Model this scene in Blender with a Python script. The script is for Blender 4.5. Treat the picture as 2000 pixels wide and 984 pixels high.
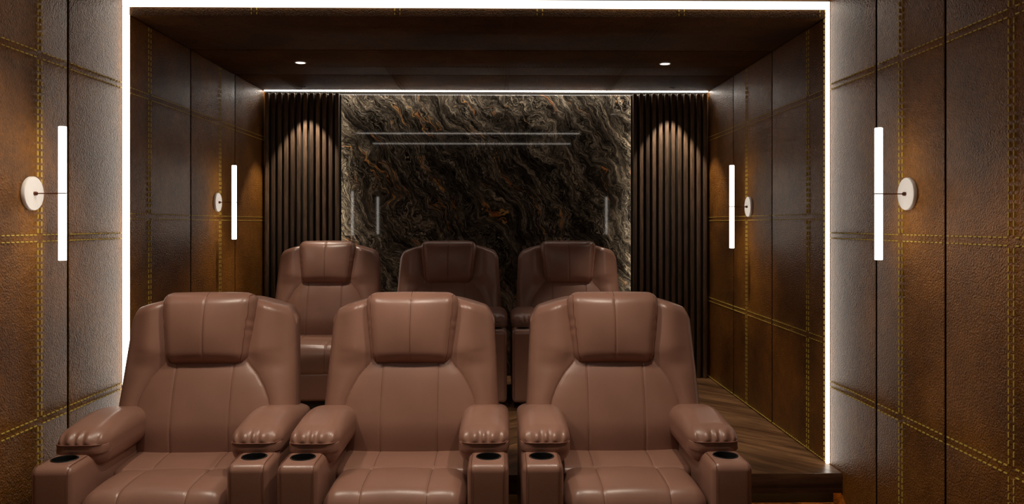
import bpy, bmesh, math, random
import numpy as np
from mathutils import Vector, Matrix
random.seed(7)
for o in list(bpy.data.objects): bpy.data.objects.remove(o, do_unlink=True)
S = bpy.context.scene
C = S.collection

# ------------------------------------------------------------------ camera
H = 1.508                                   # eye height above the lower floor
cam_d = bpy.data.cameras.new('camera'); cam = bpy.data.objects.new('camera', cam_d); C.objects.link(cam)
cam_d.sensor_width = 36.0; cam_d.lens = 28.0; cam_d.shift_y = -0.02725
cam_d.clip_start = 0.05
cam.location = (0, 0, H); cam.rotation_euler = (math.pi/2, 0, -math.atan(24/1555.6))
S.camera = cam

# ------------------------------------------------------------------ world, exposure
w = bpy.data.worlds.new('world'); S.world = w; w.use_nodes = True
w.node_tree.nodes['Background'].inputs[0].default_value = (0.02, 0.017, 0.014, 1)
w.node_tree.nodes['Background'].inputs[1].default_value = 0.3
S.view_settings.view_transform = 'Standard'; S.view_settings.look = 'None'
S.view_settings.gamma = 1.0; S.view_settings.use_curve_mapping = False
S.view_settings.exposure = 0.0

E_FRAME = 3.1        # light frame round the stage opening
E_TUBE = 6.0          # sconce tubes
E_LINE = 10.0          # two ceiling light lines in the front room
E_COVE = 16.0         # cove light above slats and marble
E_EDGE = 20.0          # slim strips behind the slat panels' inner edges
W_DOWN = 66.0         # recessed downlights over the stage
W_SCAL = 42.0         # downlights grazing the slats
W_ROOM = 66.0         # downlights of the front room
E_STEP = 15.0         # warm strip under the platform lip

# ------------------------------------------------------------------ materials
def mat(name):
    m = bpy.data.materials.new(name); m.use_nodes = True
    nt = m.node_tree; b = nt.nodes['Principled BSDF']
    return m, nt, b
def N(nt, t, **kw):
    n = nt.nodes.new(t)
    for k, v in kw.items():
        if k.startswith('i_'): n.inputs[k[2:].replace('_', ' ')].default_value = v
        else: setattr(n, k, v)
    return n
def mth(nt, op, a, b=None, c=None, clamp=False):
    n = nt.nodes.new('ShaderNodeMath'); n.operation = op; n.use_clamp = clamp
    for i, v in enumerate((a, b, c)):
        if v is None: continue
        if isinstance(v, (int, float)): n.inputs[i].default_value = v
        else: nt.links.new(v, n.inputs[i])
    return n.outputs[0]
def ramp(nt, fac, stops, interp='LINEAR'):
    r = nt.nodes.new('ShaderNodeValToRGB'); cr = r.color_ramp; cr.interpolation = interp
    while len(cr.elements) < len(stops): cr.elements.new(0.5)
    for e, (p, c) in zip(cr.elements, stops):
        e.position = p; e.color = (*c, 1) if len(c) == 3 else c
    nt.links.new(fac, r.inputs[0]); return r.outputs[0]
def mixc(nt, fac, a, b, mode='MIX'):
    n = nt.nodes.new('ShaderNodeMix'); n.data_type = 'RGBA'; n.blend_type = mode
    for s, v in ((n.inputs[0], fac), (n.inputs[6], a), (n.inputs[7], b)):
        if isinstance(v, (int, float)): s.default_value = v
        elif isinstance(v, tuple): s.default_value = (*v, 1)
        else: nt.links.new(v, s)
    return n.outputs[2]

def plain(name, col, rough=0.5, metal=0.0, noise=0.15, scale=30):
    m, nt, b = mat(name)
    tc = N(nt, 'ShaderNodeTexCoord')
    n = N(nt, 'ShaderNodeTexNoise', i_Scale=scale, i_Detail=4.0); nt.links.new(tc.outputs['Object'], n.inputs['Vector'])
    d = tuple(c*(1-noise) for c in col); l = tuple(min(1, c*(1+noise)) for c in col)
    nt.links.new(ramp(nt, n.outputs[0], [(0.3, d), (0.7, l)]), b.inputs['Base Color'])
    b.inputs['Roughness'].default_value = rough; b.inputs['Specular Tint'].default_value = (1, 0.86, 0.68, 1); b.inputs['Metallic'].default_value = metal
    return m
def emit(name, col, strength):
    m, nt, b = mat(name)
    b.inputs['Base Color'].default_value = (0.8, 0.8, 0.8, 1)
    b.inputs['Emission Color'].default_value = (*col, 1); b.inputs['Emission Strength'].default_value = strength
    return m

def wall_leather(name, zrow, zper, yrow, yper, axes=(1, 2), dark=1.12, rough=0.29, spec=0.36):
    """brown pebbled leather; slight dents where the double rows of stitching run"""
    m, nt, b = mat(name)
    tc = N(nt, 'ShaderNodeTexCoord'); P = tc.outputs['Object']
    sep = N(nt, 'ShaderNodeSeparateXYZ'); nt.links.new(P, sep.inputs[0])
    big = N(nt, 'ShaderNodeTexNoise', i_Scale=1.9, i_Detail=6.0, i_Roughness=0.62); nt.links.new(P, big.inputs['Vector'])
    mid = N(nt, 'ShaderNodeTexNoise', i_Scale=26.0, i_Detail=5.0, i_Roughness=0.7); nt.links.new(P, mid.inputs['Vector'])
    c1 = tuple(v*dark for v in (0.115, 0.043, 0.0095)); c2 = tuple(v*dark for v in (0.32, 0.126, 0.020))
    col = ramp(nt, big.outputs[0], [(0.33, c1), (0.66, c2)])
    var = ramp(nt, mid.outputs[0], [(0.3, (0.66, 0.63, 0.6)), (0.7, (1.2, 1.2, 1.2))])
    col = mixc(nt, 1.0, col, var, 'MULTIPLY')
    nt.links.new(col, b.inputs['Base Color'])
    vor = N(nt, 'ShaderNodeTexVoronoi', i_Scale=150.0, feature='SMOOTH_F1'); nt.links.new(P, vor.inputs['Vector'])
    fine = N(nt, 'ShaderNodeTexNoise', i_Scale=115.0, i_Detail=3.0, i_Roughness=0.6); nt.links.new(P, fine.inputs['Vector'])
    hgt = mth(nt, 'ADD', mth(nt, 'MULTIPLY', vor.outputs['Distance'], 0.5), mth(nt, 'MULTIPLY', fine.outputs[0], 0.9))
    for ax, off, per in ((axes[1], zrow, zper), (axes[0], yrow, yper)):
        t = mth(nt, 'SUBTRACT', sep.outputs[ax], off)
        t = mth(nt, 'PINGPONG', t, per/2)                       # distance to nearest row centre
        t = mth(nt, 'ABSOLUTE', mth(nt, 'SUBTRACT', t, 0.0145))
        g = mth(nt, 'MULTIPLY', t, 1/0.006, clamp=True)
        hgt = mth(nt, 'ADD', hgt, mth(nt, 'MULTIPLY', g, 0.12))
    bp = N(nt, 'ShaderNodeBump', i_Strength=1.0, i_Distance=0.0105); nt.links.new(hgt, bp.inputs['Height'])
    nt.links.new(bp.outputs[0], b.inputs['Normal'])
    b.inputs['Roughness'].default_value = rough; b.inputs['Specular Tint'].default_value = (1, 0.86, 0.68, 1); b.inputs['Specular IOR Level'].default_value = spec
    return m

def chair_leather():
    m, nt, b = mat('recliner_leather')
    tc = N(nt, 'ShaderNodeTexCoord'); P = tc.outputs['Object']
    n1 = N(nt, 'ShaderNodeTexNoise', i_Scale=5.0, i_Detail=5.0); nt.links.new(P, n1.inputs['Vector'])
    n2 = N(nt, 'ShaderNodeTexNoise', i_Scale=260.0, i_Detail=2.0); nt.links.new(P, n2.inputs['Vector'])
    col = ramp(nt, n1.outputs[0], [(0.3, (0.245, 0.126, 0.090)), (0.7, (0.29, 0.149, 0.107))])
    nt.links.new(col, b.inputs['Base Color'])
    v = N(nt, 'ShaderNodeTexVoronoi', i_Scale=330.0); nt.links.new(P, v.inputs['Vector'])
    h = mth(nt, 'ADD', n2.outputs[0], v.outputs['Distance'])
    bp = N(nt, 'ShaderNodeBump', i_Strength=0.10, i_Distance=0.0015); nt.links.new(h, bp.inputs['Height'])
    nt.links.new(bp.outputs[0], b.inputs['Normal'])
    b.inputs['Roughness'].default_value = 0.32; b.inputs['Specular IOR Level'].default_value = 0.5
    return m

def wood(name, c0, c1, rough, along=0, scale=1.0, island=True):
    """grain runs along the local axis `along`; every piece a little different"""
    m, nt, b = mat(name)
    tc = N(nt, 'ShaderNodeTexCoord'); oi = N(nt, 'ShaderNodeObjectInfo')
    mp = N(nt, 'ShaderNodeMapping'); sc = [11*scale]*3; sc[along] = 1.1*scale; mp.inputs['Scale'].default_value = sc
    nt.links.new(tc.outputs['Object'], mp.inputs['Vector'])
    off = N(nt, 'ShaderNodeVectorMath', operation='ADD'); nt.links.new(mp.outputs[0], off.inputs[0])
    k = mth(nt, 'MULTIPLY', oi.outputs['Random'], 37.0); cx = N(nt, 'ShaderNodeCombineXYZ')
    for i in range(3): nt.links.new(k, cx.inputs[i])
    nt.links.new(cx.outputs[0], off.inputs[1])
    n = N(nt, 'ShaderNodeTexNoise', i_Scale=1.0, i_Detail=8.0, i_Roughness=0.62, i_Distortion=1.2); nt.links.new(off.outputs[0], n.inputs['Vector'])
    wv = N(nt, 'ShaderNodeTexNoise', i_Scale=7.0, i_Detail=4.0, i_Roughness=0.7); nt.links.new(off.outputs[0], wv.inputs['Vector'])
    col = ramp(nt, n.outputs[0], [(0.30, c0), (0.52, tuple((a+b_)/2 for a, b_ in zip(c0, c1))), (0.72, c1)])
    st = ramp(nt, wv.outputs[0], [(0.35, (0.6, 0.58, 0.55)), (0.6, (1.08, 1.08, 1.08))])
    col = mixc(nt, 1.0, col, st, 'MULTIPLY')
    tone = ramp(nt, oi.outputs['Random'], [(0.0, (0.55, 0.52, 0.50)), (1.0, (1.45, 1.42, 1.38))])
    col = mixc(nt, 1.0, col, tone, 'MULTIPLY')
    nt.links.new(col, b.inputs['Base Color'])
    bp = N(nt, 'ShaderNodeBump', i_Strength=0.25, i_Distance=0.002); nt.links.new(wv.outputs[0], bp.inputs['Height'])
    nt.links.new(bp.outputs[0], b.inputs['Normal'])
    b.inputs['Roughness'].default_value = rough
    return m

def marble():
    m, nt, b = mat('dark_veined_marble')
    tc = N(nt, 'ShaderNodeTexCoord')
    mp = N(nt, 'ShaderNodeMapping'); mp.inputs['Rotation'].default_value = (0, math.radians(33), 0)
    nt.links.new(tc.outputs['Object'], mp.inputs['Vector'])
    wn = N(nt, 'ShaderNodeTexNoise', i_Scale=1.9, i_Detail=4.0, i_Roughness=0.55); nt.links.new(mp.outputs[0], wn.inputs['Vector'])
    wv = N(nt, 'ShaderNodeVectorMath', operation='MULTIPLY_ADD'); nt.links.new(wn.outputs['Color'], wv.inputs[0])
    wv.inputs[1].default_value = (0.62, 0.62, 0.62); nt.links.new(mp.outputs[0], wv.inputs[2])
    st = N(nt, 'ShaderNodeMapping'); st.inputs['Scale'].default_value = (13.0, 3.6, 2.5); nt.links.new(wv.outputs[0], st.inputs['Vector'])
    W = st.outputs[0]
    def nz(scale, detail=8.0, rough=0.62, dist=0.6, off=0.0, vec=W):
        v = N(nt, 'ShaderNodeVectorMath', operation='ADD'); nt.links.new(vec, v.inputs[0]); v.inputs[1].default_value = (off, off*1.7, off*0.6)
        n = N(nt, 'ShaderNodeTexNoise', i_Scale=scale, i_Detail=detail, i_Roughness=rough, i_Distortion=dist)
        nt.links.new(v.outputs[0], n.inputs['Vector']); return n.outputs[0]
    def ridge(v, width): # 1 on the 0.5 contour, 0 away from it
        return mth(nt, 'SUBTRACT', 1.0, mth(nt, 'MULTIPLY', mth(nt, 'ABSOLUTE', mth(nt, 'SUBTRACT', v, 0.5)), 1/width), clamp=True)
    base = nz(0.9, 10.0, 0.66, 0.9)
    col = ramp(nt, base, [(0.36, (0.008, 0.006, 0.005)), (0.48, (0.026, 0.020, 0.015)), (0.57, (0.085, 0.067, 0.049)), (0.70, (0.27, 0.225, 0.17))])
    # fine cream hair veins
    f1 = ridge(nz(1.6, 9.0, 0.6, 1.1, 3.1), 0.016); f2 = ridge(nz(3.4, 7.0, 0.6, 0.8, 9.4), 0.020)
    msk = ramp(nt, nz(0.55, 4.0, 0.5, 0.2, 5.7), [(0.40, (0, 0, 0)), (0.62, (1, 1, 1))])
    fv = mth(nt, 'MULTIPLY', mth(nt, 'MAXIMUM', f1, mth(nt, 'MULTIPLY', f2, 0.75)), mth(nt, 'ADD', mth(nt, 'MULTIPLY', msk, 0.85), 0.15))
    col = mixc(nt, mth(nt, 'MULTIPLY', fv, 0.75), col, (0.60, 0.51, 0.38))
    # flowing striations
    sm = N(nt, 'ShaderNodeMapping'); sm.inputs['Scale'].default_value = (44.0, 8.0, 3.6); nt.links.new(wv.outputs[0], sm.inputs['Vector'])
    sr = nz(1.0, 4.0, 0.6, 0.5, 2.0, sm.outputs[0])
    sg = ramp(nt, sr, [(0.36, (0.45, 0.43, 0.41)), (0.52, (0.92, 0.92, 0.92)), (0.68, (2.0, 1.9, 1.75))])
    col = mixc(nt, 1.0, col, sg, 'MULTIPLY')
    # dark swirls
    dk = ridge(nz(1.1, 8.0, 0.58, 1.4, 14.0), 0.035)
    col = mixc(nt, mth(nt, 'MULTIPLY', dk, 0.8), col, (0.008, 0.006, 0.005))
    # orange veins, few
    ov = ridge(nz(0.36, 5.0, 0.52, 0.9, 21.0), 0.010)
    om = ramp(nt, nz(0.9, 2.0, 0.5, 0.0, 27.0), [(0.55, (0, 0, 0)), (0.61, (1, 1, 1))])
    oc = ramp(nt, nz(2.2, 2.0, 0.5, 0.0, 31.0), [(0.4, (0.40, 0.13, 0.03)), (0.62, (0.62, 0.36, 0.12))])
    col = mixc(nt, mth(nt, 'MULTIPLY', ov, om), col, oc)
    nt.links.new(col, b.inputs['Base Color'])
    b.inputs['Roughness'].default_value = 0.03; b.inputs['Specular IOR Level'].default_value = 0.4
    return m

ROW_F = (1.446, 0.8115); COL_F = (3.5615, 0.7775)      # stitched rows / columns of the front-room walls
ROW_A = (1.551, 0.684);  COL_A = (4.60, 1.148)         # ... of the stage walls
M = dict(
    wall_f=wall_leather('brown_wall_leather_front', ROW_F[0], ROW_F[1], COL_F[0], COL_F[1]),
    wall_a=wall_leather('brown_wall_leather_stage', ROW_A[0], ROW_A[1], COL_A[0], COL_A[1]),
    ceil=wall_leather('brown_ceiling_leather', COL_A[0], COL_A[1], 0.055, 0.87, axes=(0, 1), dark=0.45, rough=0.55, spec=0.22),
    leather=chair_leather(),
    thread_dark=plain('brown_thread', (0.10, 0.058, 0.022), 0.6),
    thread=plain('ochre_thread', (0.68, 0.50, 0.10), 0.55, scale=200),
    seam=plain('dark_seam_thread', (0.09, 0.038, 0.027), 0.7),
    piping=plain('brown_leather_piping', (0.17, 0.068, 0.046), 0.45),
    black=plain('matte_black', (0.010, 0.009, 0.008), 0.6),
    joint=plain('black_joint', (0.003, 0.0028, 0.0025), 1.0),
    plastic=plain('black_plastic', (0.012, 0.012, 0.012), 0.28),
    slat=wood('dark_walnut_slat', (0.060, 0.035, 0.020), (0.19, 0.120, 0.074), 0.45, along=2, scale=1.6),
    floor=wood('walnut_parquet', (0.060, 0.027, 0.012), (0.38, 0.20, 0.092), 0.34, along=0, scale=0.8),
    fascia=wood('walnut_fascia', (0.045, 0.020, 0.011), (0.17, 0.080, 0.040), 0.38, along=0, scale=0.8),
    marble=marble(),
    white=plain('white_enamel', (0.80, 0.77, 0.74), 0.4, noise=0.02),
    bronze=plain('dark_bronze', (0.16, 0.07, 0.045), 0.3, metal=0.9),
    frame=emit('light_frame_glow', (1.0, 0.91, 0.80), E_FRAME),
    tube=emit('sconce_tube_glow', (1.0, 0.90, 0.79), E_TUBE),
    line=emit('ceiling_line_glow', (1.0, 0.89, 0.77), E_LINE),
    cove=emit('cove_glow', (1.0, 0.93, 0.84), E_COVE),
    edge=emit('edge_strip_glow', (1.0, 0.90, 0.76), E_EDGE),
    step=emit('step_strip_glow', (1.0, 0.55, 0.18), E_STEP),
    lens=emit('downlight_lens_glow', (1.0, 0.90, 0.78), 6.0),
)

M['joint'].node_tree.nodes['Principled BSDF'].inputs['Specular IOR Level'].default_value = 0.0
# ------------------------------------------------------------------ builders
def obj(name, mesh, m, parent=None, smooth=False, sharp=None):
    o = bpy.data.objects.new(name, mesh); C.objects.link(o)
    if m is not None and not mesh.materials: mesh.materials.append(m)
    if smooth:
        mesh.polygons.foreach_set('use_smooth', [True]*len(mesh.polygons))
        if sharp: mesh.set_sharp_from_angle(angle=math.radians(sharp))
    if parent: o.parent = parent
    return o
def tag(o, label=None, cat=None, group=None, kind=None):
    if label: o['label'] = label
    if cat: o['category'] = cat
    if group: o['group'] = group
    if kind: o['kind'] = kind
    return o
def empty(name, loc=(0, 0, 0), rz=0.0):
    o = bpy.data.objects.new(name, None); C.objects.link(o); o.empty_display_size = 0.1
    o.location = loc; o.rotation_euler = (0, 0, rz); return o
def mesh_of(verts, faces, name='mesh'):
    me = bpy.data.meshes.new(name); me.from_pydata([tuple(v) for v in verts], [], faces); me.update(); return me
def from_bm(bm, name='mesh'):
    bmesh.ops.recalc_face_normals(bm, faces=bm.faces)
    me = bpy.data.meshes.new(name); bm.to_mesh(me); bm.free(); return me
def box_mesh(x0, x1, y0, y1, z0, z1, bevel=0.0, seg=2):
    bm = bmesh.new(); bmesh.ops.create_cube(bm, size=1)
    for v in bm.verts:
        v.co = Vector(((x0+x1)/2+v.co.x*(x1-x0), (y0+y1)/2+v.co.y*(y1-y0), (z0+z1)/2+v.co.z*(z1-z0)))
    if bevel: bmesh.ops.bevel(bm, geom=bm.edges[:], offset=bevel, segments=seg, affect='EDGES', profile=0.5)
    return from_bm(bm)
def boxes_mesh(lst):
    """many little boxes in one mesh: list of (x0,x1,y0,y1,z0,z1)"""
    V, F = [], []
    for (x0, x1, y0, y1, z0, z1) in lst:
        k = len(V)
        V += [(x0, y0, z0), (x1, y0, z0), (x1, y1, z0), (x0, y1, z0), (x0, y0, z1), (x1, y0, z1), (x1, y1, z1), (x0, y1, z1)]
        F += [(k, k+3, k+2, k+1), (k+4, k+5, k+6, k+7), (k, k+1, k+5, k+4), (k+1, k+2, k+6, k+5), (k+2, k+3, k+7, k+6), (k+3, k, k+4, k+7)]
    return mesh_of(V, F)
def tube_mesh(paths, r, n=6, closed=False):
    V, F = [], []
    for pts in paths:
        pts = [Vector(p) for p in pts]; k0 = len(V); up = None
        for i, p in enumerate(pts):
            a = pts[i-1] if i else pts[i]; c = pts[i+1] if i+1 < len(pts) else pts[i]
            t = (c-a).normalized()
            if up is None: up = Vector((0, 0, 1)) if abs(t.z) < 0.9 else Vector((1, 0, 0))
            s = t.cross(up).normalized(); up = s.cross(t).normalized()
            for j in range(n):
                q = 2*math.pi*j/n; V.append(p+s*(math.cos(q)*r)+up*(math.sin(q)*r))
        for i in range(len(pts)-1):
            for j in range(n):
                a = k0+i*n+j; b_ = k0+i*n+(j+1) % n; F.append((a, b_, b_+n, a+n))
        F.append(tuple(k0+j for j in range(n))[::-1]); e = k0+(len(pts)-1)*n; F.append(tuple(e+j for j in range(n)))
    return mesh_of(V, F)
def lathe_mesh(prof, n=32, axis='z', closed=False):
    """profile of (radius, height) turned about an axis"""
    V, F = [], []
    for (r, h) in prof:
        for j in range(n):
            a = 2*math.pi*j/n; c, s = math.cos(a)*r, math.sin(a)*r
            V.append((c, s, h) if axis == 'z' else (h, c, s))
    for i in range(len(prof)-1):
        for j in range(n):
            a = i*n+j; b_ = i*n+(j+1) % n; F.append((a, b_, b_+n, a+n))
    bm = bmesh.new(); vs = [bm.verts.new(v) for v in V]
    for f in F: bm.faces.new([vs[i] for i in f])
    bmesh.ops.remove_doubles(bm, verts=bm.verts, dist=1e-6)
    bad = [f for f in bm.faces if f.calc_area() < 1e-12]
    if bad: bmesh.ops.delete(bm, geom=bad, context='FACES')
    return from_bm(bm)
def rbox(hx, hy, hz, r, inner, arc=4, extra=(None, None, None)):
    """rounded box -> (verts Nx3, faces); extra = additional coordinates per axis"""
    if not isinstance(r, (tuple, list)): r = (r, r, r)
    h = (hx, hy, hz); ax = []
    for k in range(3):
        i = h[k]-r[k]; c = list(np.linspace(-i, i, inner[k]+1))
        if extra[k]: c = sorted(set([round(v, 5) for v in c] + [round(v, 5) for v in extra[k]]))
        a = [i+r[k]*math.tan(math.radians(45*t/arc)) for t in range(1, arc+1)]
        ax.append(np.array([-v for v in a[::-1]]+c+a))
    V, F = [], []
    def face(k, sgn):
        u, v = [(1, 2), (2, 0), (0, 1)][k]; base = len(V); A, B = ax[u], ax[v]
        for a in A:
            for b_ in B:
                p = [0, 0, 0]; p[k] = sgn*h[k]; p[u] = a; p[v] = b_; V.append(p)
        for i in range(len(A)-1):
            for j in range(len(B)-1):
                q = [base+i*len(B)+j, base+(i+1)*len(B)+j, base+(i+1)*len(B)+j+1, base+i*len(B)+j+1]
                F.append(q if sgn > 0 else q[::-1])
    for k in range(3):
        for s in (1, -1): face(k, s)
    return rnd(np.array(V, float), h, r), F
def rnd(P, h, r):
    P = np.asarray(P, float); h = np.array(h); r = np.array(r)
    q = np.clip(P, -(h-r), h-r); d = (P-q)/r; L = np.linalg.norm(d, axis=1, keepdims=True); L[L < 1e-9] = 1
    return q+r*d/L
def weld(V, F, name='mesh', dist=1e-5):
    bm = bmesh.new(); vs = [bm.verts.new(v) for v in V]
    for f in F:
        try: bm.faces.new([vs[i] for i in f])
        except ValueError: pass
    bmesh.ops.remove_doubles(bm, verts=bm.verts, dist=dist)
    return from_bm(bm, name)
def lathe_obj(name, prof, m, parent, axis='z', loc=(0, 0, 0), n=32, sharp=40):
    o = obj(name, lathe_mesh(prof, n, axis), m, parent, True, sharp); o.location = loc; return o

# ------------------------------------------------------------------ room numbers
XL, XR = -2.040, 1.808            # front-room walls
XLA, XRA = -2.008, 1.790          # stage walls (a little narrower: the light frame covers the step)
YO = 4.333                        # stage opening
YF = -2.4                         # wall behind the camera
YB = 6.90                         # marble face
ZC = 2.642                        # stage ceiling
ZCF = 2.735                       # front-room ceiling
PZ = 0.195                        # platform height
PY = 4.171                        # platform front edge
GAP = 0.014

def dashes(a0, a1, per=0.030, ln=0.020):
    n = max(1, int((a1-a0)/per)); st = (a1-a0)/n
    return [(a0+(i+0.5)*st-ln/2, a0+(i+0.5)*st+ln/2) for i in range(n)]

def panelled_wall(name, side, X, y0, y1, z0, z1, seams, rows, cols, m, label, edge_rows=(), tw=0.0023):
    """side=+1 right wall (panels face -X), -1 left wall. backing is the structure; leather panels are its pieces"""
    T = 0.022; o = side
    xs = lambda a, b_: (min(X+o*a, X+o*b_), max(X+o*a, X+o*b_))
    b0, b1 = xs(T, T+0.06)
    wall = obj(name, box_mesh(b0, b1, y0, y1, z0-0.01, z1+0.02), M['black']); tag(wall, label, None, None, 'structure')
    edges = [y0]+sorted(s for s in seams if y0 < s < y1)+[y1]
    for a, b_ in zip(edges[:-1], edges[1:]):
        ya = a+(GAP/2 if a != y0 else 0); yb = b_-(GAP/2 if b_ != y1 else 0)
        p0, p1 = xs(0, T)
        pn = obj('leather_panel', box_mesh(p0, p1, ya, yb, z0, z1, 0.004, 2), m, wall, True, 40)
        L = []; s0, s1 = xs(-0.0038, 0.003)
        for zr in rows:
            for d in (-0.0145, 0.0145):
                if not z0 < zr+d < z1: continue
                cuts = [ya+0.004]+[c for c in cols if ya < c < yb]+[yb-0.004]
                for q, (c0, c1) in enumerate(zip(cuts[:-1], cuts[1:])):
                    c0_ = c0+(0.017 if q else 0); c1_ = c1-(0.017 if q < len(cuts)-2 else 0)
                    if c1_-c0_ < 0.02: continue
                    L += [(s0, s1, u, v, zr+d-tw, zr+d+tw) for u, v in dashes(c0_, c1_)]
        for c in cols:
            for d in (-0.0145, 0.0145):
                if not ya < c+d < yb: continue
                cuts = [z0+0.005]+[q for q in sorted(rows) if z0 < q < z1]+[z1-0.005]
                for q, (c0, c1) in enumerate(zip(cuts[:-1], cuts[1:])):
                    c0_ = c0+(0.017 if q else 0); c1_ = c1-(0.017 if q < len(cuts)-2 else 0)
                    if c1_-c0_ < 0.02: continue
                    L += [(s0, s1, c+d-tw*1.1, c+d+tw*1.1, u, v) for u, v in dashes(c0_, c1_)]
        for kind, pos in edge_rows:          # single rows along an edge
            if kind == 'z': L += [(s0, s1, u, v, pos-0.0022, pos+0.0022) for u, v in dashes(ya, yb)]
            elif ya < pos < yb: L += [(s0, s1, pos-0.003, pos+0.003, u, v) for u, v in dashes(z0, z1)]
        if b_ != y1:
            j0, j1 = xs(0.0025, T); obj('joint_strip', box_mesh(j0, j1, b_-GAP/2-0.001, b_+GAP/2+0.001, z0, z1), M['joint'], wall)
        if L: tag(obj('stitching', boxes_mesh(L), M['thread'], pn), 'rows of ochre stitches', kind='stuff')
    return wall

seamF = [3.797-0.591*k for k in range(11)]
colsF = [COL_F[0]+COL_F[1]*k for k in range(-8, 1)]
rowsF = [ROW_F[0]+ROW_F[1]*k for k in (-1, 0, 1)]
panelled_wall('wall_right', 1, XR, YF, YO, 0.0, ZCF, seamF, rowsF, colsF, M['wall_f'], 'brown stitched leather wall of the front room on the right')
panelled_wall('wall_left', -1, XL, YF, YO, 0.0, ZCF, seamF, rowsF, colsF, M['wall_f'], 'brown stitched leather wall of the front room on the left')
seamA = [5.210, 6.078]
colsA = [COL_A[0], COL_A[0]+COL_A[1]]
rowsA = [ROW_A[0]+ROW_A[1]*k for k in (-1, 0, 1)]
panelled_wall('wall_right_stage', 1, XRA, YO+0.018, YB+0.06, PZ, ZC, seamA, rowsA, colsA, M['wall_a'], 'brown stitched leather wall of the raised stage on the right', (('z', PZ+0.012), ('y', 4.366)), 0.0017)
panelled_wall('wall_left_stage', -1, XLA, YO+0.018, YB+0.06, PZ, ZC, seamA, rowsA, colsA, M['wall_a'], 'brown stitched leather wall of the raised stage on the left', (('z', PZ+0.012),), 0.0017)
# wall behind the camera, dark
wf = obj('wall_front', box_mesh(XL-0.1, XR+0.1, YF-0.1, YF, 0, ZCF), M['black']); tag(wf, 'dark wall facing the seats', None, None, 'structure')

# ceilings
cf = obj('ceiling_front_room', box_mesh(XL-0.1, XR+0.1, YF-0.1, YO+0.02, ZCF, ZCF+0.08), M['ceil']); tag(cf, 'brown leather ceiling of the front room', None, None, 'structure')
cb = obj('ceiling', box_mesh(XL-0.1, XR+0.1, YO+0.02, YB+0.2, ZC+0.02, ZCF+0.08), M['black']); tag(cb, 'dark leather ceiling of the stage', None, None, 'structure')
cy = [YO+0.018, 5.210, 6.078, 6.778]
ccol = [0.055+0.87*k for k in (-2, -1, 0, 1)]
for i in range(3):
    a, b_ = cy[i]+(GAP/2 if i else 0), cy[i+1]-GAP/2
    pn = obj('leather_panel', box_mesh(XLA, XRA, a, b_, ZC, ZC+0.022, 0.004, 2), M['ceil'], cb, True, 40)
    L = []
    for x in ccol:
        for d in (-0.0145, 0.0145):
            L += [(x+d-0.0024, x+d+0.0024, u, v, ZC-0.002, ZC+0.003) for u, v in dashes(a, b_)]
    for yy in colsA:
        for d in (-0.0145, 0.0145):
            if a < yy+d < b_: L += [(u, v, yy+d-0.0024, yy+d+0.0024, ZC-0.002, ZC+0.003) for u, v in dashes(XLA, XRA)]
    tag(obj('stitching', boxes_mesh(L), M['thread_dark'], pn), 'rows of dull brown stitches', kind='stuff')
# short leather drop between the light frame and the stage ceiling
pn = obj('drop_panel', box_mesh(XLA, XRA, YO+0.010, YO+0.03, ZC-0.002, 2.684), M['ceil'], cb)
L = []
for x in (-1.333+0.776*np.arange(5)):
    for d in (-0.0145, 0.0145):
        if x+d < XRA: L += [(x+d-0.0025, x+d+0.0025, YO+0.0078, YO+0.012, u, v) for u, v in dashes(ZC, 2.684, 0.02, 0.013)]
tag(obj('stitching', boxes_mesh(L), M['thread'], pn), 'rows of ochre stitches', kind='stuff')

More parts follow.
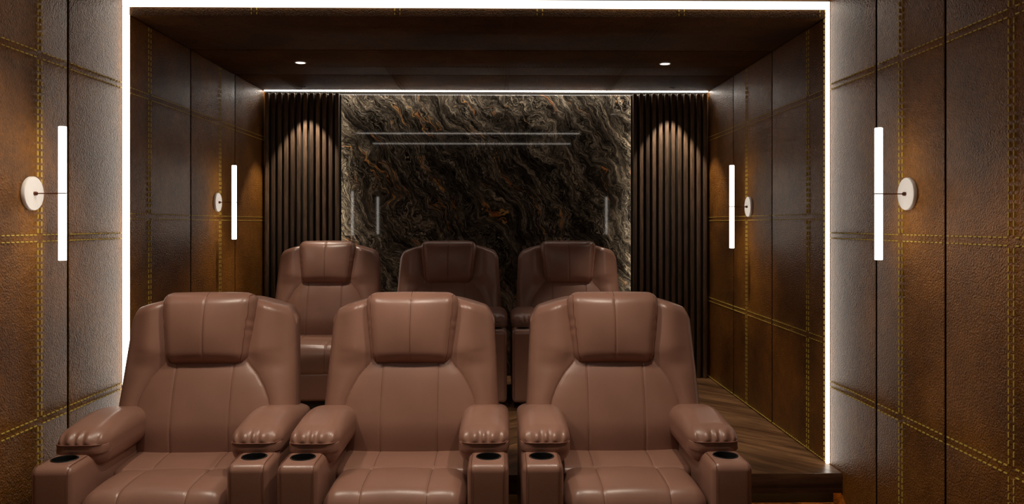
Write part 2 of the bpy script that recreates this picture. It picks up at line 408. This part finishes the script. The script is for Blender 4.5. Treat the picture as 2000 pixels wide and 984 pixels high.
# ------------------------------------------------------------------ floors: 45-degree chevron planks
def clip_poly(poly, x0, x1, y0, y1):
    def cut(p, f, inter):
        out = []
        for i in range(len(p)):
            a, b_ = p[i-1], p[i]
            if f(b_):
                if not f(a): out.append(inter(a, b_))
                out.append(b_)
            elif f(a): out.append(inter(a, b_))
        return out
    def ix(v): return lambda a, b_: (v, a[1]+(b_[1]-a[1])*(v-a[0])/(b_[0]-a[0]))
    def iy(v): return lambda a, b_: (a[0]+(b_[0]-a[0])*(v-a[1])/(b_[1]-a[1]), v)
    for f, g in ((lambda p: p[0] >= x0-1e-9, ix(x0)), (lambda p: p[0] <= x1+1e-9, ix(x1)), (lambda p: p[1] >= y0-1e-9, iy(y0)), (lambda p: p[1] <= y1+1e-9, iy(y1))):
        if poly: poly = cut(poly, f, g)
    return poly
def chevron(parent, x0, x1, y0, y1, ztop, ncol, pw):
    cw = (x1-x0)/ncol; hgt = pw*math.sqrt(2); g = 0.0012
    for c in range(ncol):
        s = 1 if c % 2 == 0 else -1; xa = x0+c*cw; xb = xa+cw
        k0 = int(math.floor((y0-cw-y0)/hgt))-1; k1 = int(math.ceil((y1-y0+cw)/hgt))+1
        for k in range(k0, k1):
            yb_ = y0+k*hgt
            l0, r0 = (yb_, yb_+cw) if s > 0 else (yb_+cw, yb_)
            poly = [(xa+g, l0+g), (xb-g, r0+g), (xb-g, r0+hgt-g), (xa+g, l0+hgt-g)]
            poly = clip_poly(poly, x0, x1, y0, y1)
            if len(poly) < 3: continue
            ar = sum(poly[i-1][0]*poly[i][1]-poly[i][0]*poly[i-1][1] for i in range(len(poly)))/2
            if abs(ar) < 2e-4: continue
            cx = sum(p[0] for p in poly)/len(poly); cyy = sum(p[1] for p in poly)/len(poly)
            ang = s*math.pi/4; ca, sa = math.cos(-ang), math.sin(-ang)
            loc = [((p[0]-cx)*ca-(p[1]-cyy)*sa, (p[0]-cx)*sa+(p[1]-cyy)*ca) for p in poly]
            bm = bmesh.new()
            lo = [bm.verts.new((p[0], p[1], -0.012)) for p in loc]; hi = [bm.verts.new((p[0], p[1], 0.0)) for p in loc]
            n = len(loc)
            bm.faces.new(hi)
            for i in range(n): bm.faces.new((lo[i], lo[(i+1) % n], hi[(i+1) % n], hi[i]))
            o = obj('plank', from_bm(bm), M['floor'], parent)
            o.location = (cx, cyy, ztop+random.uniform(-0.0004, 0.0)); o.rotation_euler = (0, 0, ang)
fl = obj('floor', box_mesh(XL-0.1, XR+0.1, YF-0.1, YB, -0.1, -0.010), M['black']); tag(fl, 'walnut chevron floor of the front room', None, None, 'structure')
chevron(fl, XL, XR, YF, PY+0.25, 0.0, 8, 0.17)
pf = obj('floor_platform', box_mesh(XL, XR, PY+0.12, YB+0.05, 0.0, PZ-0.011), M['black']); tag(pf, 'raised walnut chevron platform of the rear seats', None, None, 'structure')
chevron(pf, XL+0.002, XR-0.002, PY+0.004, YB, PZ, 8, 0.27)
o = obj('fascia_board', box_mesh(-1.95, 1.95, -0.0125, 0.0125, -0.0525, 0.0525, 0.003), M['fascia'], pf, True, 40)
o.location = ((XL+XR)/2, PY+0.0125, PZ-0.0530); o.scale = ((XR-XL)/3.9, 1, 1)
o['label'] = 'dark walnut step edge'
o = obj('lip_board', box_mesh(XL, XR, PY+0.026, PY+0.12, PZ-0.045, PZ-0.012), M['black'], pf)
sl = obj('step_light_strip', box_mesh(XL+0.03, XR-0.03, PY+0.085, PY+0.10, PZ-0.058, PZ-0.046), M['step'])
tag(sl, 'warm orange light strip hidden under the platform edge', 'light strip')

# ------------------------------------------------------------------ rear wall: marble slabs and walnut slats
wb = obj('wall_back', box_mesh(XLA-0.1, XRA+0.1, YB+0.02, YB+0.12, PZ-0.1, ZCF), M['black']); tag(wb, 'rear wall clad in dark veined marble slabs', None, None, 'structure')
MX0, MXM, MX1 = -1.50, -0.115, 1.27
zr = [PZ, 0.787, 1.407, 2.027, 2.63]
for i in range(4):
    for (a, b_) in ((MX0, MXM), (MXM, MX1)):
        obj('marble_slab', box_mesh(a+0.0012, b_-0.0012, YB, YB+0.02, zr[i]+0.0012, zr[i+1]-0.0012, 0.0012, 1), M['marble'], wb)
def slat_panel(x0, x1, label):
    t = empty('slat_panel', ((x0+x1)/2, 6.80, PZ)); zt = 2.618
    cx = (x0+x1)/2
    obj('backing_board', box_mesh(x0-cx, x1-cx, 0.0, 0.015, 0, zt-PZ-0.01), M['black'], t)
    n = 12; st = (x1-x0)/n
    me = box_mesh(-0.0165, 0.0165, -0.0215, 0.0215, 0, zt-PZ, 0.005, 3)
    for k in range(n):
        o = obj('slat', me, M['slat'], t, True, 40); o.location = (x0+(k+0.5)*st-cx, -0.0215, 0)
    tag(t, label, 'slat panel', 'vertical slat panels beside the marble'); return t
slat_panel(-1.995, -1.350, 'dark walnut vertical slat panel left of the marble')
slat_panel(1.124, 1.778, 'dark walnut vertical slat panel right of the marble')
cv = empty('cove_light', ((XLA+XRA)/2, 6.808, ZC)); tag(cv, 'thin white cove light line along the top of the rear wall', 'light strip')
hw = (XRA-XLA)/2-0.006
obj('channel', box_mesh(-hw, hw, -0.014, 0.014, 0.012, 0.0195), M['black'], cv)
obj('diffuser', box_mesh(-hw, hw, -0.012, 0.012, -0.003, 0.0115), M['cove'], cv)
for x, lab, s in ((-1.392, 'slim light strip behind the slats at the left marble edge', 1), (1.168, 'slim light strip behind the slats at the right marble edge', -1)):
    sp = empty('edge_light', (x, 6.850, PZ)); tag(sp, lab, 'light strip', 'light strips at the marble edges')
    obj('channel', box_mesh(-0.006*s-0.004, -0.006*s+0.004, -0.014, 0.014, 0, 2.40), M['black'], sp)
    obj('diffuser', box_mesh(0.002*s-0.003, 0.002*s+0.003, -0.010, 0.010, 0, 2.40), M['edge'], sp)

# ------------------------------------------------------------------ light frame round the opening
lf = empty('light_frame', ((XL+XR)/2, YO, PZ)); tag(lf, 'glowing white light frame round the stage opening', 'light frame')
cx = (XL+XR)/2
obj('light_bar', box_mesh(XL+0.001-cx, XR-0.001-cx, 0.0, 0.016, 2.684-PZ, 2.726-PZ, 0.002, 2), M['frame'], lf)
obj('light_bar', box_mesh(XL+0.001-cx, XLA+0.004-cx, 0.0, 0.016, 0.002, 2.683-PZ, 0.002, 2), M['frame'], lf)
obj('light_bar', box_mesh(XRA-0.002-cx, XR-0.001-cx, 0.0, 0.016, 0.002, 2.683-PZ, 0.002, 2), M['frame'], lf)

# ------------------------------------------------------------------ wall sconces
def sconce(X, side, Y, Z, length, rad, label, reach=0.126):
    t = empty('wall_sconce', (X, Y, Z)); tag(t, label, 'wall lamp', 'tube sconces on the leather walls')
    s = -side                                            # outwards from the wall
    p = [(0.0, 0.001*s), (rad*0.97, 0.001*s), (rad, 0.004*s), (rad, 0.015*s), (rad*0.97, 0.018*s), (0.0, 0.018*s)]
    lathe_obj('wall_plate', p, M['white'], t, 'x', n=48)
    lathe_obj('knob', [(0, 0.018*s), (0.0085, 0.018*s), (0.0085, 0.028*s), (0.006, 0.031*s), (0, 0.031*s)], M['bronze'], t, 'x', n=20)
    obj('rod', tube_mesh([[(0.018*s, 0, 0), (reach*s+0.016*s, 0, 0)]], 0.0026, 10), M['bronze'], t, True, 40)
    r = 0.0165; h = length/2
    tb = lathe_obj('light_tube', [(0, -h), (r*0.9, -h), (r, -h+0.002), (r, h-0.002), (r*0.9, h), (0, h)], M['tube'], t, 'z', n=28)
    tb.location = (reach*s, 0, 0)
    cl = lathe_obj('clamp_ring', [(r, -0.0025), (r+0.0016, -0.0025), (r+0.0016, 0.0025), (r, 0.0025)], M['bronze'], t, 'z', n=28); cl.location = (reach*s, 0, 0)
    return t
sconce(XR, 1, 3.487, 1.641, 0.582, 0.072, 'white tube sconce with round plate on the right wall, in front of the light frame', 0.137)
sconce(XL, -1, 3.493, 1.641, 0.582, 0.074, 'white tube sconce with round plate on the left wall, in front of the light frame', 0.139)
sconce(XRA, 1, 5.671, 1.632, 0.593, 0.072, 'white tube sconce inside the stage on the right wall by the slats', 0.130)
sconce(XLA, -1, 5.675, 1.662, 0.523, 0.067, 'smaller white tube sconce inside the stage on the left wall by the slats', 0.126)
sconce(XR, 1, 1.35, 1.641, 0.582, 0.072, 'white tube sconce on the right wall beside the viewer', 0.137)
sconce(XL, -1, 1.35, 1.641, 0.582, 0.074, 'white tube sconce on the left wall beside the viewer', 0.139)

# ------------------------------------------------------------------ ceiling lamps
def spot(parent, loc, watts, half, blend, col=(1, 0.86, 0.70), rad=0.02):
    l = bpy.data.lights.new('lamp', 'SPOT'); l.energy = watts; l.spot_size = 2*half; l.spot_blend = blend
    l.color = col; l.shadow_soft_size = rad
    o = bpy.data.objects.new('lamp', l); C.objects.link(o); o.parent = parent; o.location = loc; return o
def downlight(x, y, z, r, watts, half, blend, label, group, lens=True, rad=0.02):
    t = empty('recessed_downlight', (x, y, z)); tag(t, label, 'downlight', group)
    lathe_obj('trim_ring', [(r*0.78, -0.001), (r*0.80, -0.004), (r*0.98, -0.003), (r, -0.0003)], M['white'] if lens else M['black'], t, 'z', n=32)
    lathe_obj('lens', [(0, -0.0012), (r*0.5, -0.0014), (r*0.79, -0.0010)], M['lens'] if lens else M['plastic'], t, 'z', n=32)
    spot(t, (0, 0, -0.012), watts, half, blend, rad=rad); return t
downlight(-1.398, 5.612, ZC, 0.042, W_DOWN, math.radians(33), 0.6, 'small round white downlight in the stage ceiling, left one', 'downlights in the stage ceiling')
downlight(1.168, 5.612, ZC, 0.042, W_DOWN, math.radians(33), 0.6, 'small round white downlight in the stage ceiling, right one', 'downlights in the stage ceiling')
for x, lab in ((-1.622, 'tiny dark downlight grazing the left slat panel'), (1.436, 'tiny dark downlight grazing the right slat panel')):
    downlight(x, 6.60, ZC, 0.022, W_SCAL, math.radians(33), 0.32, lab, 'downlights over the slats', False, 0.008)
for x in (-1.38, -0.42, 0.54):
    wh = {-1.38: 'left', -0.42: 'middle', 0.54: 'right'}[x]
    downlight(x, 2.95, ZCF, 0.05, W_ROOM, math.radians(56), 0.45, 'round white downlight in the front ceiling above the %s front seat' % wh, 'downlights in the front room', True, 0.04)
for y, lab in ((3.14, 'long white ceiling light line above the front seats'), (1.78, 'long white ceiling light line nearer the screen wall')):
    t = empty('ceiling_light_line', (-0.42, y, ZCF)); tag(t, lab, 'ceiling light', 'light lines in the front ceiling')
    obj('housing', box_mesh(-1.5, 1.5, -0.025, 0.025, -0.012, -0.0005, 0.002), M['black'], t)
    obj('diffuser', box_mesh(-1.49, 1.49, -0.018, 0.018, -0.018, -0.0125, 0.002), M['line'], t)

# ------------------------------------------------------------------ recliner
def sstep(a, b_, x):
    t = np.clip((x-a)/(b_-a), 0, 1); return t*t*(3-2*t)
BW = lambda z: np.interp(z, [0.30, 0.62, 1.02], [0.405, 0.417, 0.394])          # half width of the back
def BH(z): return np.interp(z, [0.30, 0.55, 0.64, 0.69, 0.745, 0.80, 0.845, 0.90, 1.2], [0.318, 0.314, 0.308, 0.296, 0.272, 0.238, 0.198, 0.172, 0.20])
def BTOP(x):
    a = np.abs(x); return 1.148-0.036*np.power(np.maximum(0, a-0.18)/0.15, 1.4)-0.050*np.power(np.clip((a-0.345)/0.050, 0, 1), 2.2)
YBK = lambda z: 0.610+0.25*(z-0.43)
def back_front(x, z):
    a = np.abs(x); h = BH(z); wd = BW(z)
    A = 0.070*np.sqrt(np.clip(1-((z-0.60)/0.275)**2, 0, 1))
    L = 1-np.power(np.clip(a/h, 0, 1), 4)
    t = np.clip((a-h)/np.maximum(wd-h, 1e-3), 0, 1)
    rim = 0.048*sstep(0.38, 0.60, z)                                      # level at the seam
    hollow = -0.030*sstep(0.86, 0.92, z)                                  # behind the pillow
    inner = rim+A*0.62*L+hollow*(1-sstep(0.75, 1.0, a/h))
    wamp = (0.012+0.024*sstep(0.82, 0.93, z))*sstep(0.40, 0.60, z)
    wing = rim*(1-np.power(t, 2.0))+wamp*np.power(np.sin(math.pi*np.power(t, 0.8)), 2)
    f = np.where(a < h, inner, wing)
    y = YBK(z)-f
    y = y+0.0045*np.exp(-((a-h)/0.005)**2)*(z < 0.862)*(a < 0.33)         # outer seam
    y = y+0.0035*np.exp(-((a-0.132)/0.005)**2)*(z < 0.855)                # two upright seams
    y = y-0.004*np.cos(np.clip(a/0.132, 0, 1)*math.pi/2)*(A/0.070)
    R = 0.036
    e1 = np.maximum(0, R-(wd-a)); e2 = np.maximum(0, R-(BTOP(x)-z)); e = np.minimum(np.hypot(e1, e2), R)
    return y+R-np.sqrt(np.maximum(R*R-e*e, 0))
def backrest_mesh():
    nu, nv = 220, 120
    a = np.linspace(-1, 1, nu+1); s = a*(1.28-0.28*a*a); v = np.linspace(0, 1, nv+1); v = v*(1.12-0.12*v*v)
    V = []; zb = 0.33
    for vv in v:
        z1 = zb+vv*0.80; x = s*BW(np.minimum(z1, 1.0)); z = zb+vv*(BTOP(x)-zb)
        x = s*BW(z); y = back_front(x, z); V += list(zip(x, y, z))
    nF = len(V); K = nu+1
    Fc = [(j*K+i, j*K+i+1, (j+1)*K+i+1, (j+1)*K+i) for j in range(nv) for i in range(nu)]
    ring = [i for i in range(nu)]+[j*K+nu for j in range(nv)]+[nv*K+i for i in range(nu, 0, -1)]+[j*K for j in range(nv, 0, -1)]
    r1 = len(V)
    for i in ring: x, y, z = V[i]; V.append((x, YBK(z)+0.115, z))
    r2 = len(V)
    for i in ring: x, y, z = V[i]; V.append((x*0.965, YBK(z)+0.135, 0.33+(z-0.33)*0.985))
    n = len(ring)
    for q in range(n):
        p = (q+1) % n; Fc.append((ring[p], ring[q], r1+q, r1+p)); Fc.append((r1+p, r1+q, r2+q, r2+p))
    cidx = len(V); V.append((0, YBK(0.75)+0.15, 0.75))
    for q in range(n): Fc.append((r2+(q+1) % n, r2+q, cidx))
    return weld(V, Fc)
def on_back(pts, lift=0.0):
    return [(float(x), float(back_front(np.array([x]), np.array([z]))[0])-lift, float(z)) for x, z in pts]

def make_recliner():
    root = empty('recliner_chair')
    LE = M['leather']
    # base, footrest, seat
    obj('base', box_mesh(-0.40, 0.40, 0.07, 0.98, 0.0, 0.062, 0.004), M['black'], root)
    V, F = rbox(0.278, 0.045, 0.104, 0.026, (10, 2, 4)); V[:, 1] -= 0.012*(1-(V[:, 0]/0.278)**2)*(1-(V[:, 2]/0.104)**2)*(V[:, 1] < 0)
    V += (0, 0.065, 0.168); fr = obj('footrest', weld(V, F), LE, root, True)
    SX = 0.132
    ex = [s*(SX+d) for s in (-1, 1) for d in (-0.016, -0.009, -0.004, 0, 0.004, 0.009, 0.016)]
    def seat_dent(V, n_amp=0.003):
        a = np.abs(V[:, 0]); return n_amp*np.exp(-((a-SX)/0.005)**2)
    # front cushion
    hx, hy, hz, r = 0.285, 0.178, 0.105, 0.060
    def d_front(V):
        V = V.copy(); x, y, z = V.T
        g = seat_dent(V); top = sstep(0.02, 0.09, z); fr_ = sstep(-0.10, -0.17, y)*(1-top)
        pf_ = np.where(np.abs(x) < SX, np.cos(np.clip(np.abs(x)/SX, 0, 1)*1.3), np.sin(np.clip((np.abs(x)-SX)/(hx-SX), 0, 1)*math.pi))
        z2 = z+top*(0.012*(1-(y/hy)**2)+0.006*pf_-g-0.020*np.clip(np.abs(x)/hx, 0, 1)**3*0.6)
        y2 = y-fr_*(0.010*(1-(x/hx)**2)+0.004*pf_-g)
        return np.stack([x, y2, z2], 1)+np.array((0, 0.190, 0.345))
    V, F = rbox(hx, hy, hz, r, (16, 10, 4), 5, (ex, None, None))
    fc = obj('seat_cushion', weld(d_front(V), F), LE, root, True)
    for s in (-1, 1):
        path = [(s*SX, y, hz) for y in np.linspace(hy-0.03, -hy+r, 10)]+[(s*SX, -hy, z) for z in np.linspace(hz-r, -hz, 6)]
        arcp = [(s*SX, -hy+r-r*math.tan(t), hz) for t in np.linspace(0, math.pi/4, 5)[1:]]+[(s*SX, -hy, hz-r+r*math.tan(t)) for t in np.linspace(math.pi/4, 0, 5)[1:-1]]
        P = rnd(path[:10]+arcp+path[10:], (hx, hy, hz), (r, r, r)); P = d_front(P)
        obj('seam', tube_mesh([[tuple(p) for p in P]], 0.0013), M['seam'], fc, True)
    # rear cushion
    hx2, hy2, hz2 = 0.300, 0.20, 0.06
    def d_rear(V):
        V = V.copy(); x, y, z = V.T; top = (z > 0)*1.0
        z2 = z+top*(0.010*np.sin(np.clip((y+hy2)/(2*hy2), 0, 1)*math.pi)-seat_dent(V)-0.004*sstep(-0.05, -0.2, y))
        return np.stack([x, y, z2], 1)+np.array((0, 0.545, 0.389))
    V, F = rbox(hx2, hy2, hz2, 0.030, (16, 10, 2), 5, (ex, None, None))
    rc = obj('seat_cushion', weld(d_rear(V), F), LE, root, True)
    for s in (-1, 1):
        P = d_rear(np.array([(s*SX, y, hz2) for y in np.linspace(-0.16, 0.16, 12)]))
        obj('seam', tube_mesh([[tuple(p) for p in P]], 0.0013), M['seam'], rc, True)
    # back
    bk = obj('backrest', backrest_mesh(), LE, root, True)
    for s in (-1, 1):
        P = on_back([(s*SX, z) for z in np.linspace(0.40, 0.85, 30)], -0.0004); obj('seam', tube_mesh([P], 0.0013), M['seam'], bk, True)
        P = on_back([(s*float(BH(np.array([z]))[0]), z) for z in np.linspace(0.52, 0.86, 30)], -0.0004); obj('seam', tube_mesh([P], 0.0015), M['seam'], bk, True)
    V, F = rbox(0.372, 0.028, 0.37, 0.02, (4, 1, 4), 3)
    V[:, 1] += 0.25*V[:, 2]; V[:, 0] *= (1-0.03*V[:, 2]/0.37); V += (0, YBK(0.68)+0.152, 0.68)
    obj('back_shell', weld(V, F), LE, root, True)
    # headrest pillow
    hx, hy, hz, r = 0.214, 0.078, 0.170, 0.058
    exx = [-0.02, -0.012, -0.007, -0.003, 0, 0.003, 0.007, 0.012, 0.02]
    tilt = 0.17
    def d_head(V):
        V = V.copy(); x, y, z = V.T; t = z/hz; u = x/hx
        fr_ = np.clip(-y/hy, 0, 1)
        y2 = y-fr_*0.042*np.clip(1-u*u, 0, 1)**0.8*np.clip(1-t*t, 0, 1)**0.7+fr_*0.004*np.exp(-(x/0.005)**2)
        # gathers along the side gussets
        ed = np.exp(-((np.abs(u)-0.93)/0.10)**2)*(np.abs(t) < 0.95)
        wr = np.sin(z*105+1.3*np.sin(z*37))*np.exp(-((t-0.15)/0.55)**2)
        x2 = x+np.sign(x)*0.0036*wr*ed*(0.4+0.6*fr_); y2 = y2+0.0032*wr*ed*fr_
        x2 = x2*(0.975+0.085*t)
        z2 = z+0.004*(1-u*u)*(t > 0.8)
        c, s = math.cos(tilt), math.sin(tilt)
        return np.stack([x2, y2*c+z2*s, -y2*s+z2*c], 1)+np.array((0, 0.728, 1.006))
    V, F = rbox(hx, hy, hz, r, (20, 3, 26), 5, (exx, None, None))
    hd = obj('headrest', weld(d_head(V), F), LE, root, True)
    zz = np.linspace(-hz+r, hz-r, 16)
    arc_t = [(0.0, -hy, hz-r+r*math.tan(t)) for t in np.linspace(0, math.pi/4, 5)[1:]]+[(0.0, -hy+r-r*math.tan(t), hz) for t in np.linspace(math.pi/4, 0, 5)[1:]]
    P = d_head(rnd([(0, -hy, -hz+0.02)]+[(0, -hy, z) for z in zz]+arc_t+[(0, 0.03, hz)], (hx, hy, hz), (r, r, r)))
    obj('seam', tube_mesh([[tuple(p) for p in P]], 0.0013), M['seam'], hd, True)
    for s in (-1, 1):
        X = s*(hx-r*0.30)
        base = [(X, -hy, z) for z in zz]
        top = [(X, -hy, hz-r+r*math.tan(t)) for t in np.linspace(0, math.pi/4, 5)[1:]]+[(X, -hy+r-r*math.tan(t), hz) for t in np.linspace(math.pi/4, 0, 5)[1:]]
        bot = [(p[0], p[1], -p[2]) for p in top][::-1]
        P = d_head(rnd(bot+base+top, (hx, hy, hz), (r, r, r))*np.array((1.004, 1.008, 1.003)))
        obj('piping', tube_mesh([[tuple(p) for p in P]], 0.0016), M['piping'], hd, True)
    # arms
    for s in (-1, 1):
        hx, hy, hz = 0.0815, 0.475, 0.2575; r = (0.030, 0.034, 0.034)
        V, F = rbox(hx, hy, hz, r, (4, 12, 6), 5)
        V += (s*0.374, 0.475, 0.3085)
        me = weld(V, F)
        con = obj('arm_console', me, LE, root, True)
        # round hole for the cup
        cy_ = 0.112
        cut = obj('cutter', lathe_mesh([(0, -0.09), (0.047, -0.09), (0.047, 0.05), (0, 0.05)], 40), LE); cut.location = (s*0.375, cy_, 0.566)
        md = con.modifiers.new('cup', 'BOOLEAN'); md.operation = 'DIFFERENCE'; md.object = cut; md.solver = 'EXACT'
        bpy.context.view_layer.update(); dg = bpy.context.evaluated_depsgraph_get()
        me2 = bpy.data.meshes.new_from_object(con.evaluated_get(dg)); con.modifiers.clear(); con.data = me2
        me2.polygons.foreach_set('use_smooth', [True]*len(me2.polygons)); me2.set_sharp_from_angle(angle=math.radians(35))
        bpy.data.objects.remove(cut, do_unlink=True)
        lathe_obj('cup_holder', [(0, -0.075), (0.040, -0.075), (0.0445, -0.07), (0.0455, 0.0), (0.0455, 0.0018), (0.0475, 0.0030), (0.0505, 0.0022), (0.0515, 0.0003)], M['plastic'], con, 'z', (s*0.375, cy_, 0.566), 40)
        for q in (-1, 1):
            xx = s*0.374+q*0.066
            pts = [(xx, y, 0.5662) for y in np.linspace(0.16, 0.034, 6)]+[(xx, 0.034-0.0345*math.sin(t), 0.532+0.0342*math.cos(t)) for t in np.linspace(0, math.pi/2, 7)[1:]]+[(xx, -0.0003, z) for z in np.linspace(0.50, 0.09, 8)]
            obj('seam', tube_mesh([pts], 0.0012), M['piping'], con, True)
        # padded arm, hanging over the inner side
        ahx, ahy, ahz = 0.106, 0.345, 0.090; ar = (0.070, 0.085, 0.072)
        def d_arm(V):
            V = V.copy(); x, y, z = V.T; x = x*1.0
            t = (y+ahy)/(2*ahy)
            up = np.clip(z/ahz, 0, 1)
            z2 = z-up*(0.020*(1-sstep(0.0, 0.38, t)))+up*0.006*np.sin(np.clip(t, 0, 1)*math.pi)-up*0.050*sstep(0.40, 0.95, t)
            out = x*s                                      # + = outer side
            x2 = x-s*np.where(out > 0, 1, 0)*0.006*sstep(-0.01, -0.05, z)
            x2 = x2+np.sign(x)*0.004*np.sin(np.clip(t, 0, 1)*math.pi)
            return np.stack([x2+s*0.354, y+0.515, z2+0.588], 1)
        V, F = rbox(ahx, ahy, ahz, ar, (14, 34, 8), 9)
        n0 = rnd(V, (ahx, ahy, ahz), ar)
        D = d_arm(V)
        # gathered folds rising from the front seam
        lx = V[:, 0]; yy = V[:, 1]; z_ = D[:, 2]
        fold = np.cos(lx*155+0.8*np.sin(lx*60))
        msk = sstep(-0.20, -0.30, yy)*sstep(0.596, 0.612, z_)*(1-sstep(0.622, 0.660, z_))*(1-sstep(0.07, 0.10, np.abs(lx)))
        D[:, 1] -= 0.0055*fold*msk; D[:, 2] += 0.0045*fold*msk
        pad = obj('armrest_pad', weld(D, F), LE, root, True)
        # front band under the folds, with its seam
        V, F = rbox(0.1035, 0.085, 0.021, (0.052, 0.062, 0.005), (10, 8, 2), 8)
        V += (s*0.3545, 0.251, 0.5835)
        bd = obj('front_band', weld(V, F), LE, pad, True)
        A_ = np.linspace(0, 1, 40); path = []
        for q in A_:
            if q < 0.25: p = (-0.1035, 0.06-q/0.25*0.08, 0)
            elif q < 0.75: p = (-0.1035+(q-0.25)/0.5*0.207, -0.085, 0)
            else: p = (0.1035, -0.02+(q-0.75)/0.25*0.08, 0)
            path.append(p)
        P = []
        for p in path:
            c = np.clip(np.array(p[:2]), (-0.0515, -0.023), (0.0515, 0.2)); d = np.array(p[:2])-c; d = d/np.array((0.052, 0.062)); n = np.linalg.norm(d)
            e = c+np.array((0.052, 0.062))*d/n*1.01 if n > 1e-6 else np.array(p[:2])
            P.append((e[0]+s*0.3545, e[1]+0.251, 0.6035))
        obj('seam', tube_mesh([P], 0.0024), M['piping'], pad, True)
    return root

proto = make_recliner()
def kids(o): return [c for c in bpy.data.objects if c.parent == o]
def copy_tree(o, parent=None):
    c = o.copy(); C.objects.link(c); c.parent = parent
    for ch in kids(o): copy_tree(ch, c)
    return c
G1, G2 = 'recliners in the front row', 'recliners in the rear row'
spots = [(-1.366, 3.12, 0.0, 'brown leather recliner in the front row, leftmost, beside the left wall', G1, 0.03),
         (-0.420, 3.12, 0.0, 'brown leather recliner in the front row, the middle one', G1, 0.0),
         (0.545, 3.12, 0.0, 'brown leather recliner in the front row, rightmost, beside the bare platform', G1, 0.0),
         (-1.362, 5.60, PZ, 'brown leather recliner in the rear row on the platform, leftmost', G2, 0.0),
         (-0.404, 5.60, PZ, 'brown leather recliner in the rear row on the platform, the middle one', G2, 0.0),
         (0.543, 5.60, PZ, 'brown leather recliner in the rear row on the platform, rightmost', G2, 0.0)]
for i, (x, y, z, lab, g, rz) in enumerate(spots):
    o = proto if i == 0 else copy_tree(proto)
    o.location = (x, y, z); o.rotation_euler = (0, 0, rz); tag(o, lab, 'recliner', g)
